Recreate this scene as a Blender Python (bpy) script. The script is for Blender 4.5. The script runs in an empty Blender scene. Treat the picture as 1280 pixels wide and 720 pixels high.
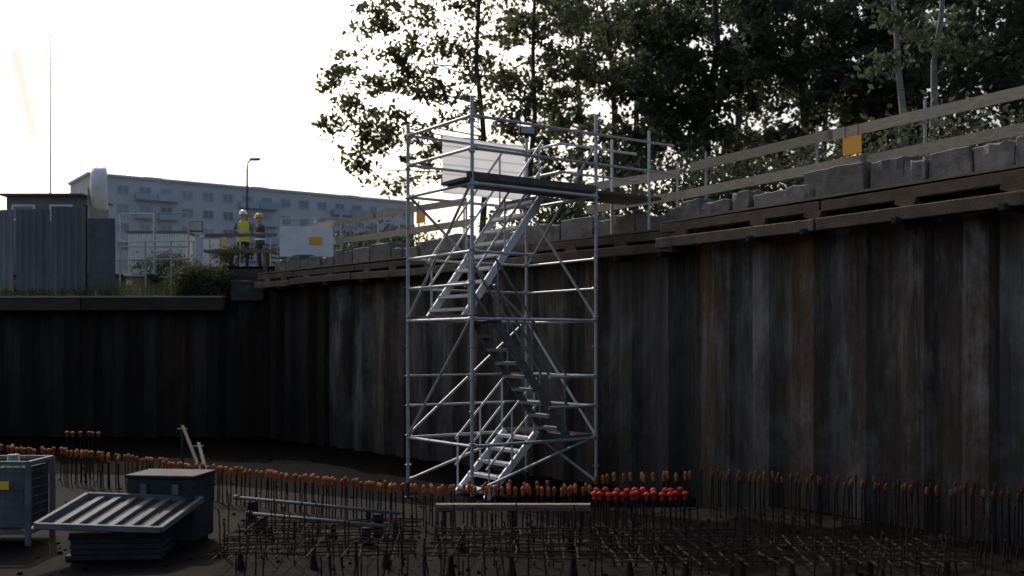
import bpy, bmesh, math, random
import numpy as np
from mathutils import Vector, Matrix
random.seed(7); np.random.seed(7)
R = math.radians
S = bpy.context.scene; COL = S.collection
F = 1300.0; CZ = 2.2; HY = 430.0
FL = -0.4            # pit floor
ST = 4.4             # street level
def P(px, py, Y): return Vector(((px-640)/F*Y, Y, CZ+(HY-py)/F*Y))
def PX(px, Y): return (px-640)/F*Y

# ------------------------------------------------------------------ materials
def newmat(name):
    m = bpy.data.materials.new(name); m.use_nodes = True
    nt = m.node_tree; nt.nodes.clear()
    out = nt.nodes.new('ShaderNodeOutputMaterial')
    return m, nt, out
def nd(nt, t, **kw):
    n = nt.nodes.new(t)
    for k, v in kw.items():
        if k in n.inputs: n.inputs[k].default_value = v
        else: setattr(n, k, v)
    return n
def coords(nt, scale, rnd=True):
    tc = nd(nt, 'ShaderNodeTexCoord'); mp = nd(nt, 'ShaderNodeMapping'); mp.inputs['Scale'].default_value = scale
    if rnd:
        oi = nd(nt, 'ShaderNodeObjectInfo'); mu = nd(nt, 'ShaderNodeMath', operation='MULTIPLY'); mu.inputs[1].default_value = 57.0
        nt.links.new(oi.outputs['Random'], mu.inputs[0])
        ad = nd(nt, 'ShaderNodeVectorMath', operation='ADD')
        nt.links.new(tc.outputs['Object'], ad.inputs[0]); nt.links.new(mu.outputs[0], ad.inputs[1])
        nt.links.new(ad.outputs[0], mp.inputs['Vector'])
    else: nt.links.new(tc.outputs['Object'], mp.inputs['Vector'])
    return mp.outputs['Vector']
def ramp(nt, src, stops, interp='LINEAR'):
    r = nd(nt, 'ShaderNodeValToRGB'); r.color_ramp.interpolation = interp
    e = r.color_ramp.elements
    while len(e) < len(stops): e.new(0.5)
    for i, (p, c) in enumerate(stops): e[i].position = p; e[i].color = (*c, 1)
    nt.links.new(src, r.inputs[0]); return r.outputs[0]
def mat(name, c1, c2, scale=5, rough=.8, metal=0, bump=.25, stretch=(1,1,1), c3=None, var=.25, spec=.3, fine=40):
    m, nt, out = newmat(name)
    v = coords(nt, stretch)
    n = nd(nt, 'ShaderNodeTexNoise', Scale=scale, Detail=8.0, Roughness=.65)
    nt.links.new(v, n.inputs['Vector'])
    st = [(.3, c1), (.7, c2)] if c3 is None else [(.28, c1), (.52, c2), (.72, c3)]
    col = ramp(nt, n.outputs['Fac'], st)
    oi = nd(nt, 'ShaderNodeObjectInfo')
    mr = nd(nt, 'ShaderNodeMapRange'); mr.inputs[3].default_value = 1-var; mr.inputs[4].default_value = 1+var
    nt.links.new(oi.outputs['Random'], mr.inputs[0])
    hs = nd(nt, 'ShaderNodeHueSaturation'); nt.links.new(mr.outputs[0], hs.inputs['Value']); nt.links.new(col, hs.inputs['Color'])
    b = nd(nt, 'ShaderNodeBsdfPrincipled', Roughness=rough, Metallic=metal)
    b.inputs['Specular IOR Level'].default_value = spec
    nt.links.new(hs.outputs[0], b.inputs['Base Color'])
    n2 = nd(nt, 'ShaderNodeTexNoise', Scale=fine, Detail=5.0); nt.links.new(v, n2.inputs['Vector'])
    bp = nd(nt, 'ShaderNodeBump', Strength=bump, Distance=.02); nt.links.new(n2.outputs['Fac'], bp.inputs['Height'])
    nt.links.new(bp.outputs[0], b.inputs['Normal'])
    mr2 = nd(nt, 'ShaderNodeMapRange'); mr2.inputs[3].default_value = max(.05, rough-.15); mr2.inputs[4].default_value = min(1, rough+.15)
    nt.links.new(n.outputs['Fac'], mr2.inputs[0]); nt.links.new(mr2.outputs[0], b.inputs['Roughness'])
    nt.links.new(b.outputs[0], out.inputs[0])
    return m
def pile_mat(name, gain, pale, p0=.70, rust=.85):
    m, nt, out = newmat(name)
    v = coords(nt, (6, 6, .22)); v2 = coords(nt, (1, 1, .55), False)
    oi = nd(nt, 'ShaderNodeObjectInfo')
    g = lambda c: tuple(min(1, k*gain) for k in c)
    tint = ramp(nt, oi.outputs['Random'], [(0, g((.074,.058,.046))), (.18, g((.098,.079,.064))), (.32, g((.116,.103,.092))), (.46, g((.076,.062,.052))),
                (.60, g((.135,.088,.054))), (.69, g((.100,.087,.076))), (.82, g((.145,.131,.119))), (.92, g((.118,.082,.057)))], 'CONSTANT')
    n = nd(nt, 'ShaderNodeTexNoise', Scale=1.3, Detail=9.0, Roughness=.72); nt.links.new(v, n.inputs['Vector'])
    st = ramp(nt, n.outputs['Fac'], [(.3, (.45,.44,.44)), (.5, (.95,.92,.90)), (.70, (1.6,1.54,1.48))])
    mx = nd(nt, 'ShaderNodeMix', data_type='RGBA', blend_type='MULTIPLY'); mx.inputs[0].default_value = 1
    nt.links.new(tint, mx.inputs[6]); nt.links.new(st, mx.inputs[7])
    # rust runs, broken
    n4 = nd(nt, 'ShaderNodeTexNoise', Scale=1.0, Detail=9.0, Roughness=.72, Distortion=.3); v4 = coords(nt, (3.6, 3.6, .5)); nt.links.new(v4, n4.inputs['Vector'])
    rm = ramp(nt, n4.outputs['Fac'], [(.53, (0,0,0)), (.70, (rust,rust,rust))])
    mr = nd(nt, 'ShaderNodeMix', data_type='RGBA'); nt.links.new(rm, mr.inputs[0]); nt.links.new(mx.outputs[2], mr.inputs[6]); mr.inputs[7].default_value = (*g((.165,.096,.053)),1)
    # pale cement smears that run across neighbouring piles
    n5 = nd(nt, 'ShaderNodeTexNoise', Scale=.55, Detail=10.0, Roughness=.70, Distortion=.5); v5 = coords(nt, (1.6, 1.6, .7), False); nt.links.new(v5, n5.inputs['Vector'])
    n6 = nd(nt, 'ShaderNodeTexNoise', Scale=1.0, Detail=9.0, Roughness=.75); v6 = coords(nt, (7, 7, .45)); nt.links.new(v6, n6.inputs['Vector'])
    ad = nd(nt, 'ShaderNodeMath', operation='ADD'); nt.links.new(n5.outputs['Fac'], ad.inputs[0])
    ml = nd(nt, 'ShaderNodeMath', operation='MULTIPLY'); ml.inputs[1].default_value = .45; nt.links.new(n6.outputs['Fac'], ml.inputs[0]); nt.links.new(ml.outputs[0], ad.inputs[1])
    pm = ramp(nt, ad.outputs[0], [(p0, (0,0,0)), (p0+.18, (pale,pale,pale))])
    mp = nd(nt, 'ShaderNodeMix', data_type='RGBA'); nt.links.new(pm, mp.inputs[0]); nt.links.new(mr.outputs[2], mp.inputs[6]); mp.inputs[7].default_value = (*g((.29,.272,.250)),1)
    # dark damp stains
    n3 = nd(nt, 'ShaderNodeTexNoise', Scale=.7, Detail=9.0, Roughness=.72, Distortion=.3); nt.links.new(v2, n3.inputs['Vector'])
    msk = ramp(nt, n3.outputs['Fac'], [(.50, (0,0,0)), (.66, (.8,.8,.8))])
    mx2 = nd(nt, 'ShaderNodeMix', data_type='RGBA'); nt.links.new(msk, mx2.inputs[0]); nt.links.new(mp.outputs[2], mx2.inputs[6])
    mx2.inputs[7].default_value = (*g((.042,.033,.027)),1)
    # colour gets darker towards the bottom, edge broken by noise
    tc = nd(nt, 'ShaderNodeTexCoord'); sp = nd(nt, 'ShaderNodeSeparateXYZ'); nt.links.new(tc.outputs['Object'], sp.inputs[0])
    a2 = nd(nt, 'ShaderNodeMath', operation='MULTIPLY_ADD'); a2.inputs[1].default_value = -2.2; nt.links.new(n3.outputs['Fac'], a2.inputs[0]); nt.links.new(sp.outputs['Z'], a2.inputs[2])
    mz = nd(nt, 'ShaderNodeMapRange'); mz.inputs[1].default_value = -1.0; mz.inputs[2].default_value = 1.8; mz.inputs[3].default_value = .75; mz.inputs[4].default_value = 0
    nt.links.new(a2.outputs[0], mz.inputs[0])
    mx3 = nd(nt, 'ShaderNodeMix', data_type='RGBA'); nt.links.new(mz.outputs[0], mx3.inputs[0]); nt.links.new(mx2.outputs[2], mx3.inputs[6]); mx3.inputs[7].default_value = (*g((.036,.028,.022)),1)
    b = nd(nt, 'ShaderNodeBsdfPrincipled', Roughness=.88); b.inputs['Specular IOR Level'].default_value = .12
    nt.links.new(mx3.outputs[2], b.inputs['Base Color'])
    n2 = nd(nt, 'ShaderNodeTexNoise', Scale=18.0, Detail=6.0); nt.links.new(v2, n2.inputs['Vector'])
    bp = nd(nt, 'ShaderNodeBump', Strength=.6, Distance=.03); nt.links.new(n2.outputs['Fac'], bp.inputs['Height']); nt.links.new(bp.outputs[0], b.inputs['Normal'])
    nt.links.new(b.outputs[0], out.inputs[0]); return m
def leaf_mat(name, c1, c2, tr=.25):
    m, nt, out = newmat(name)
    v = coords(nt, (1,1,1)); n = nd(nt, 'ShaderNodeTexNoise', Scale=.9, Detail=6.0, Roughness=.8); nt.links.new(v, n.inputs['Vector'])
    col = ramp(nt, n.outputs['Fac'], [(.35, c1), (.65, c2)])
    b = nd(nt, 'ShaderNodeBsdfPrincipled', Roughness=.7); b.inputs['Specular IOR Level'].default_value = .15
    t = nd(nt, 'ShaderNodeBsdfTranslucent'); mx = nd(nt, 'ShaderNodeMixShader'); mx.inputs[0].default_value = tr
    nt.links.new(col, b.inputs['Base Color']); nt.links.new(col, t.inputs[0])
    nt.links.new(b.outputs[0], mx.inputs[1]); nt.links.new(t.outputs[0], mx.inputs[2]); nt.links.new(mx.outputs[0], out.inputs[0]); return m
def cloth_mat(name, base, line, dens=5.6, tr=.5):
    m, nt, out = newmat(name)
    tc = nd(nt, 'ShaderNodeTexCoord'); sp = nd(nt, 'ShaderNodeSeparateXYZ'); nt.links.new(tc.outputs['Object'], sp.inputs[0])
    w = nd(nt, 'ShaderNodeMath', operation='MULTIPLY'); w.inputs[1].default_value = dens; nt.links.new(sp.outputs['Z'], w.inputs[0])
    fr = nd(nt, 'ShaderNodeMath', operation='FRACT'); nt.links.new(w.outputs[0], fr.inputs[0])
    col = ramp(nt, fr.outputs[0], [(0, line), (.16, line), (.24, base), (1, base)])
    b = nd(nt, 'ShaderNodeBsdfDiffuse'); t = nd(nt, 'ShaderNodeBsdfTranslucent'); mx = nd(nt, 'ShaderNodeMixShader'); mx.inputs[0].default_value = tr
    nt.links.new(col, b.inputs[0]); nt.links.new(col, t.inputs[0])
    nt.links.new(b.outputs[0], mx.inputs[1]); nt.links.new(t.outputs[0], mx.inputs[2]); nt.links.new(mx.outputs[0], out.inputs[0]); return m

M = dict(
 pile=pile_mat('rusted_sheet_pile', 1.12, .8, .69), pilefar=pile_mat('dark_sheet_pile', .38, .35, .74, .5), pilelong=pile_mat('weathered_sheet_pile', .92, .75, .70),  # pilefar repeats the pile colours at a much lower gain
 steel=mat('galvanised_tube', (.34,.35,.36), (.56,.57,.58), 9, .55, .45, .1),
 alu=mat('stair_aluminium', (.58,.59,.60), (.74,.75,.76), 12, .6, .2, .1),
 alud=mat('dark_stair_aluminium', (.14,.145,.15), (.25,.255,.26), 12, .65, .3, .1),  # same stair aluminium in a darker tone, for the middle flight
 darksteel=mat('dark_steel', (.022,.023,.026), (.052,.053,.057), 7, .8, 0, .1, spec=.12),
 greysteel=mat('grey_painted_steel', (.085,.09,.095), (.15,.155,.16), 5, .75, 0, .15, spec=.15),
 timber=mat('weathered_timber', (.11,.088,.068), (.27,.215,.16), 4, .85, 0, .35, (1.5,1.5,9)),
 palewood=mat('pale_timber', (.24,.205,.155), (.44,.375,.295), 4, .85, 0, .3, (2,2,8)),
 ledge=mat('soiled_timber', (.065,.048,.037), (.19,.14,.103), 3, .9, 0, .4),
 rustbeam=mat('rusty_beam', (.040,.030,.023), (.095,.068,.050), 3, .9, 0, .4),
 deck=mat('dark_deck_boards', (.06,.055,.05), (.13,.117,.10), 6, .8, 0, .3),
 conc=mat('weathered_concrete', (.055,.053,.05), (.17,.165,.157), 3, .9, 0, .5, c3=(.105,.101,.096), var=.2),
 concd=mat('dark_stained_concrete', (.04,.038,.034), (.10,.095,.087), 3, .9, 0, .5),
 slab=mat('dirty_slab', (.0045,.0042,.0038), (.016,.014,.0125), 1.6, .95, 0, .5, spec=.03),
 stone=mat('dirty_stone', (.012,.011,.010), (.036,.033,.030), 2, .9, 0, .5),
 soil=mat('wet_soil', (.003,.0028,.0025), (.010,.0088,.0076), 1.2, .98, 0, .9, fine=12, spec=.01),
 street=mat('packed_earth', (.06,.055,.045), (.13,.12,.10), 1.0, .95, 0, .6, fine=10),
 rebar=mat('rusty_rebar', (.018,.013,.011), (.045,.030,.023), 20, .9, .1, .4, spec=.1),
 capo=mat('orange_plastic', (.26,.085,.027), (.44,.150,.050), 15, .7, 0, .05, var=.4, spec=.15),
 capd=mat('dark_orange_plastic', (.085,.036,.017), (.18,.070,.028), 15, .8, 0, .05, var=.4, spec=.1),  # darker tone of the orange caps, for the rows along the right wall
 capr=mat('red_plastic', (.50,.035,.025), (.66,.060,.045), 15, .75, 0, .05, var=.15, spec=.15),
 sign=mat('orange_sign_sheet', (.85,.36,.02), (.92,.44,.04), 6, .5, 0, .05, var=.03),
 white=mat('white_paint', (.66,.67,.68), (.82,.82,.82), 4, .6, 0, .1, var=.06),
 corr=mat('zinc_hoarding', (.15,.153,.16), (.27,.275,.285), 1.5, .75, 0, .1, (1,1,.4), var=.28),
 ply=mat('grey_plywood', (.11,.111,.115), (.18,.181,.185), 3, .8, 0, .2),
 roof=mat('dark_roof_felt', (.06,.06,.064), (.11,.11,.115), 5, .8),
 facade=mat('hazed_panel_render', (.46,.485,.52), (.56,.585,.61), .3, .9, 0, .1, var=.03),  # distance haze is put into this pale blue-grey wall colour
 blueface=mat('blue_balcony_panel', (.32,.40,.49), (.42,.49,.57), .5, .8, 0, .05, var=.12),
 glass=mat('window_glass', (.20,.23,.26), (.30,.33,.36), .5, .25, 0, 0, var=.3, spec=.5),
 winframe=mat('window_surround', (.48,.50,.52), (.58,.595,.61), 1, .8, 0, .05, var=.1),
 bark=mat('dark_bark', (.040,.035,.030), (.10,.088,.075), 6, .95, 0, .8, (1,1,.3)),
 birch=mat('pale_bark', (.12,.115,.105), (.32,.31,.29), 5, .85, 0, .4, (1,1,2.5)),
 leafa=leaf_mat('broad_leaf', (.056,.071,.040), (.108,.128,.068), .46),
 leafb=leaf_mat('shaded_leaf', (.044,.056,.036), (.086,.100,.062), .42),
 leafc=leaf_mat('weed_leaf', (.04,.055,.02), (.10,.11,.05), .35),
 banner=cloth_mat('printed_mesh_sheet', (.84,.84,.85), (.60,.60,.64), 6.2, .36),
 flag=cloth_mat('pale_flag_cloth', (.88,.88,.88), (.86,.86,.83), .7, .78),  # near-white cloth colour imitates a flag washed out by glare
 hivis=mat('hivis_yellow', (.72,.66,.03), (.80,.75,.06), 9, .7, 0, .1, var=.02),
 darkvest=mat('dark_work_vest', (.05,.055,.06), (.09,.095,.10), 9, .85, 0, .1, var=.02),
 reflect=mat('reflective_band', (.6,.6,.6), (.7,.7,.7), 9, .4, 0, 0),
 skin=mat('skin', (.42,.26,.19), (.50,.32,.24), 9, .6, 0, .05),
 jeans=mat('navy_workwear', (.02,.024,.04), (.04,.045,.07), 9, .9),
 shirt=mat('grey_shirt', (.10,.11,.13), (.16,.17,.19), 9, .9),
 boot=mat('black_boot', (.012,.011,.01), (.03,.028,.025), 9, .7),
 hat=mat('white_helmet', (.70,.70,.68), (.78,.78,.76), 3, .35, 0, 0),
 yellow=mat('yellow_plastic', (.70,.45,.03), (.78,.52,.05), 5, .5, 0, .05),
)

# ------------------------------------------------------------------ builders
def tag(o, label=None, cat=None, group=None, kind=None):
    if label: o['label'] = label
    if cat: o['category'] = cat
    if group: o['group'] = group
    if kind: o['kind'] = kind
    return o
def thing(name, label, cat, loc=(0,0,0), rz=0, group=None):
    o = bpy.data.objects.new(name, None); COL.objects.link(o); o.empty_display_size = .2
    o.location = loc; o.rotation_euler = (0,0,rz); return tag(o, label, cat, group)
def base_of(o):
    v = Vector((0,0,0))
    while o: v += o.location; o = o.parent
    return v
class MB:
    def __init__(s): s.v = []; s.f = []
    def add(s, vs, fs):
        n = len(s.v); s.v += [Vector(v) for v in vs]; s.f += [tuple(i+n for i in f) for f in fs]; return s
    def box(s, c, size, rz=0):
        c = Vector(c); x, y, z = [k/2 for k in size]; m = Matrix.Rotation(rz, 3, 'Z')
        vs = [c + m @ Vector((a*x, b*y, d*z)) for d in (-1,1) for a, b in ((-1,-1),(1,-1),(1,1),(-1,1))]
        return s.add(vs, [(3,2,1,0),(4,5,6,7),(0,1,5,4),(1,2,6,5),(2,3,7,6),(3,0,4,7)])
    def beam(s, p0, p1, w, h, up=(0,0,1)):
        p0 = Vector(p0); p1 = Vector(p1); d = (p1-p0).normalized(); sd = d.cross(Vector(up))
        if sd.length < 1e-4: sd = d.cross(Vector((0,1,0)))
        sd.normalize(); u = sd.cross(d)
        vs = [p + sd*a*w/2 + u*b*h/2 for p in (p0, p1) for a, b in ((-1,-1),(1,-1),(1,1),(-1,1))]
        return s.add(vs, [(0,1,2,3),(7,6,5,4),(4,5,1,0),(5,6,2,1),(6,7,3,2),(7,4,0,3)])
    def path(s, pts, rs, n=8):
        pts = [Vector(p) for p in pts]; k = len(pts); vs = []; fs = []
        if not hasattr(rs, '__len__'): rs = [rs]*k
        for i, p in enumerate(pts):
            d = (pts[min(i+1,k-1)] - pts[max(i-1,0)]).normalized()
            a = d.cross(Vector((.13,.31,.94)) if abs(d.z) < .9 else Vector((1,.1,0))).normalized(); b = d.cross(a)
            vs += [p + (a*math.cos(2*math.pi*j/n) + b*math.sin(2*math.pi*j/n))*rs[i] for j in range(n)]
        for i in range(k-1):
            for j in range(n):
                fs.append((i*n+j, i*n+(j+1)%n, (i+1)*n+(j+1)%n, (i+1)*n+j))
        fs.append(tuple(range(n-1,-1,-1))); fs.append(tuple((k-1)*n+j for j in range(n)))
        return s.add(vs, fs)
    def tube(s, p0, p1, r, r1=None, n=8): return s.path([p0, p1], [r, r if r1 is None else r1], n)
    def lathe(s, c, prof, n=12):
        c = Vector(c); vs = []; fs = []; k = len(prof)
        for r, z in prof: vs += [c + Vector((r*math.cos(2*math.pi*j/n), r*math.sin(2*math.pi*j/n), z)) for j in range(n)]
        for i in range(k-1):
            for j in range(n): fs.append((i*n+j, i*n+(j+1)%n, (i+1)*n+(j+1)%n, (i+1)*n+j))
        fs.append(tuple(range(n-1,-1,-1))); fs.append(tuple((k-1)*n+j for j in range(n)))
        return s.add(vs, fs)
    def build(s, name, m, parent=None, loc=None, smooth=False, bevel=0):
        base = base_of(parent) if parent else Vector(loc or (0,0,0))
        me = bpy.data.meshes.new(name); me.from_pydata([v-base for v in s.v], [], s.f); me.update()
        bm = bmesh.new(); bm.from_mesh(me); bmesh.ops.recalc_face_normals(bm, faces=bm.faces); bm.to_mesh(me); bm.free()
        if smooth:
            for p in me.polygons: p.use_smooth = len(p.vertices) <= 4
        me.materials.append(m)
        o = bpy.data.objects.new(name, me); COL.objects.link(o)
        if parent: o.parent = parent
        else: o.location = base
        if bevel:
            b = o.modifiers.new('bevel', 'BEVEL'); b.width = bevel; b.segments = 2; b.limit_method = 'ANGLE'
        return o
def dup(root, loc, rot=None, label=None, group=None):
    r = root.copy(); COL.objects.link(r); r.location = loc
    if rot: r.rotation_euler = rot
    if label: r['label'] = label
    if group: r['group'] = group
    for ch in list(root.children):
        c = ch.copy(); COL.objects.link(c); c.parent = r
        for g in list(ch.children):
            d = g.copy(); COL.objects.link(d); d.parent = c
    return r

# ------------------------------------------------------------------ walls and ground
V2 = lambda a, b: Vector((a, b, 0))
LA, LB = V2(3.10, 17.5), V2(-6.8, 29.0)       # long wall behind the tower
RA, RB = V2(2.92, 16.5), V2(9.5, 5.37)        # near wall on the right
FA, FB = V2(-6.8, 29.05), V2(-27, 29.6)       # far return wall on the left
def frame(a, b):
    d = (b-a).normalized(); n = Vector((-d.y, d.x, 0))
    if n.dot(-(a+b)/2) < 0: n = -n
    return d, n
def sheet_wall(a, b, zt, label, jit=.03, mm='pile', PW=.44):
    w = thing('sheet_pile_wall', label, 'retaining wall', (a.x, a.y, FL)); d, n = frame(a, b); L = (b-a).length
    k = int(L/PW)+1
    for i in range(k):
        dd = (.11 if i % 2 else -.08)*random.uniform(.5,1.2); o = a + d*(i*PW); top = zt + random.uniform(-jit, jit); m = MB(); e = random.uniform(.09,.22)
        pr = [(0,0),(PW*e,dd),(PW*(1-e),dd),(PW,0)]; vs = []
        for z in (FL-.3, top):
            for off in (0, -.014): vs += [o + d*x + n*(y+off) + Vector((0,0,z)) for x, y in pr]
        fs = []
        for j in range(3): fs += [(j,j+1,9+j,8+j),(4+j,12+j,13+j,5+j),(8+j,9+j,13+j,12+j)]
        fs += [(0,8,12,4),(3,7,15,11)]
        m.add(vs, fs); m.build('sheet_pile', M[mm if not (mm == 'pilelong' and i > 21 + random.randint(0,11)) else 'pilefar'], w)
    return w
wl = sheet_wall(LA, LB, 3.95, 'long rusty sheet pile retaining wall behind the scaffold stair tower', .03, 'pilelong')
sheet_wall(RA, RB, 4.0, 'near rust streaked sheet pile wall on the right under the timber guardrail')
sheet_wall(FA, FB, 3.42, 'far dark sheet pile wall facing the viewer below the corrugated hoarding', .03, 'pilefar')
m = MB(); m.beam(V2(2.95,16.52)+Vector((0,0,1.7)), V2(3.15,17.55)+Vector((0,0,1.7)), .05, 4.4); m.build('end_plate', M['darksteel'], wl)

def flat(name, pts, m):
    mb = MB(); mb.add([Vector(p) for p in pts], [tuple(range(len(pts)))])
    o = mb.build(name, m); tag(o, kind='structure')
    if o.data.polygons[0].normal.z < 0: o.data.flip_normals()
    return o
dR, nR = frame(RA, RB); dL, nL = frame(LA, LB)
e1 = RB - nR*.3; e2 = RA - nR*.3 - dR*.2; e3 = LA - nL*.3; e4 = LB - nL*.3
flat('ground', [(e1.x,e1.y,ST),(e2.x+.35,e2.y+.6,ST),(e3.x+.5,e3.y-.1,ST),(e4.x,e4.y+.2,ST),(-9.4,29.7,ST),(-9.9,33,ST),(-40,33.5,ST),(-900,34,ST),(-900,1500,ST),(1200,1500,ST),(1200,4,ST)], M['street'])
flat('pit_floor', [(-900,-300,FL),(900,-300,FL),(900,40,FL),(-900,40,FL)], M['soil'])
mb = MB(); bx = [-8.0,-9.5,-11,-13,-16,-20,-27,-40]
rows = [(29.25,3.5),(30.6,3.55),(31.8,3.75),(33.3,4.42)]
vs = []
for y, z in rows:
    for x in bx: vs.append((x, y + (0 if x > -30 else .3), z + random.uniform(-.06,.06)))
fs = [(r*8+i, r*8+i+1, (r+1)*8+i+1, (r+1)*8+i) for r in range(3) for i in range(7)]
mb.add(vs, fs); tag(mb.build('bank', M['street']), kind='structure')
# board revetment that holds up the street edge at the corner
rv = thing('board_revetment', 'dark overgrown board revetment under the workers at the corner of the walls', 'retaining boards', (-8.1,29.45,3.4))
pa, pb, pc = V2(-6.75,29.42), V2(-9.42,29.68), V2(-9.92,33.1)
for i in range(4):
    z = 3.44 + i*.255
    MB().beam(pa+Vector((0,-.03,z)), pb+Vector((0,-.03,z)), .05, .245).build('board', M['rustbeam'], rv)
    MB().beam(pb+Vector((-.03,0,z)), pc+Vector((-.03,0,z)), .05, .245).build('board', M['rustbeam'], rv)
for k in (.08,.5,.92):
    q = pa.lerp(pb,k); MB().box((q.x,q.y-.11,3.90),(.1,.1,1.02)).build('post', M['ledge'], rv)
# low foundation slab over the near half of the pit, starter bars grow out of it
sr0 = RA + nR*.45 + dR*2.6; sr1 = RB + nR*.45 + dR*1.5
sp = [(-14,-3),(sr1.x,-3),(sr1.x,sr1.y),(sr0.x,sr0.y),(-.9,14.0),(-6.6,17.5),(-14,18.2)]
mb = MB(); n_ = len(sp); mb.add([(x,y,0) for x,y in sp]+[(x,y,FL-.1) for x,y in sp], [tuple(range(n_))]+[(i,(i+1)%n_,n_+(i+1)%n_,n_+i) for i in range(n_)])
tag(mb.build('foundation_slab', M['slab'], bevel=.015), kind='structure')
n_s = n_
def inslab(x, y):
    c = False
    for i in range(n_s):
        (xa,ya),(xb,yb) = sp[i], sp[(i+1)%n_s]
        if (ya > y) != (yb > y) and x < (xb-xa)*(y-ya)/(yb-ya)+xa: c = not c
    return c

# ------------------------------------------------------------------ timber ledges on the walls
def ledge(a, b, u0, u1, label):
    d, n = frame(a, b); t = thing('timber_waling', label, 'timber beam', tuple(a + d*u0 + Vector((0,0,3.6))))
    u = u0
    while u < u1 - .2:
        L = min(random.uniform(2.6, 4.2), u1-u); q0 = a + d*(u+.02); q1 = a + d*(u+L-.02)
        for z, off, h, w, nm in ((4.04,.34,.14,.16,'upper_beam'),(3.80,.42,.16,.20,'lower_beam')):
            j0, j1 = random.uniform(-.03,.03), random.uniform(-.03,.03)
            MB().beam(q0+n*off+Vector((0,0,z+j0)), q1+n*off+Vector((0,0,z+j1)), w, h).build(nm, M['ledge'], t, bevel=.012)
        MB().beam(q0+n*.17+Vector((0,0,4.135)), q1+n*.17+Vector((0,0,4.135)), .5, .03).build('walk_board', M['timber'], t)
        u += L
    u = u0 + .5
    while u < u1:
        q = a + d*u
        MB().beam(q+n*.36+Vector((0,0,3.86)), q+n*.36+d*.05+Vector((0,0,4.0)), .14, .28, up=tuple(d)).build('spacer', M['ledge'], t)
        m = MB(); m.beam(q+n*.15+Vector((0,0,3.69)), q+n*.6+Vector((0,0,3.69)), .07, .07); m.build('bracket', M['darksteel'], t)
        u += random.uniform(.9, 1.7)
ledge(LA, LB, -.2, 15.0, 'soiled double timber waling along the top of the wall behind the tower')
ledge(RA, RB, -.4, 12.0, 'soiled double timber waling along the top of the near right wall')
t = thing('capping_beam', 'long rusty capping beam with thin pale top board on the far wall', 'beam', (FB.x, FB.y-.3, 3.2))
for x0, x1 in ((-7.95,-11.9),(-11.93,-16.5),(-16.53,-27)):
    xm = (x0+x1)/2; y = 28.98+.02*abs(xm+7)
    MB().box((xm, y, 3.50), (abs(x1-x0), .75, .05), -.027).build('top_board', M['palewood'], t, bevel=.01)
    MB().box((xm, y-.22, 3.30), (abs(x1-x0), .26, .34), -.027).build('lower_beam', M['rustbeam'], t, bevel=.01)

# ------------------------------------------------------------------ concrete blocks on the walls
def block(c, size, rz, label, group=None, m=M['conc']):
    bm = bmesh.new(); bmesh.ops.create_cube(bm, size=1); bmesh.ops.subdivide_edges(bm, edges=bm.edges[:], cuts=4, use_grid_fill=True)
    for v in bm.verts:
        v.co = Vector((v.co.x*size[0], v.co.y*size[1], (v.co.z+.5)*size[2]))
        k = .012 if v.co.z > .02 else .003
        if v.co.z > size[2]*.95 and random.random() < .25: k = .035
        v.co += Vector([random.uniform(-k,k) for _ in range(3)])
    me = bpy.data.meshes.new('concrete_block'); bm.to_mesh(me); bm.free(); me.materials.append(m)
    o = bpy.data.objects.new('concrete_block', me); COL.objects.link(o); o.location = c; o.rotation_euler = (0,0,rz)
    b = o.modifiers.new('bevel','BEVEL'); b.width = .012; b.segments = 1; b.limit_method = 'ANGLE'; b.angle_limit = R(50)
    return tag(o, label, 'concrete block', group)
def blocks(a, b, u0, u1, label, group, sizes, hs):
    d, n = frame(a, b); rz = math.atan2(d.y, d.x); u = u0
    while u < u1:
        w = random.choice(sizes); h = random.uniform(*hs)
        q = a + d*(u+w/2) - n*(.30+random.uniform(0,.05)); block((q.x, q.y, 3.93), (w-.025, .5, h), rz+random.uniform(-.015,.015), label, group); u += w + random.choice([0,0,.06])
blocks(RA, RB, -.5, 2.2, 'grey concrete block on the right wall between the tower walkway and the wide block', 'blocks left of the wide block', [.4,.5,.55,.7], (.48,.60))
q = RA + dR*2.75 - nR*.3; block((q.x, q.y, 3.93), (1.05,.5,.68), math.atan2(dR.y,dR.x), 'wide grey concrete block on the right wall below the orange sign')
blocks(RA, RB, 3.35, 10.5, 'weathered grey concrete block on the right wall, right of the wide block', 'blocks right of the wide block', [.34,.42,.55,.62], (.56,.68))
blocks(LA, LB, .1, 14.6, 'small weathered concrete block in the row on the wall behind the tower', 'blocks on the wall behind the tower', [.45,.6,.75,.9], (.5,.70))
block((-7.35,29.10,3.4), (.9,.5,.55), .02, 'squat dark concrete block at the corner where the far wall meets the long wall', None, M['concd'])

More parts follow.
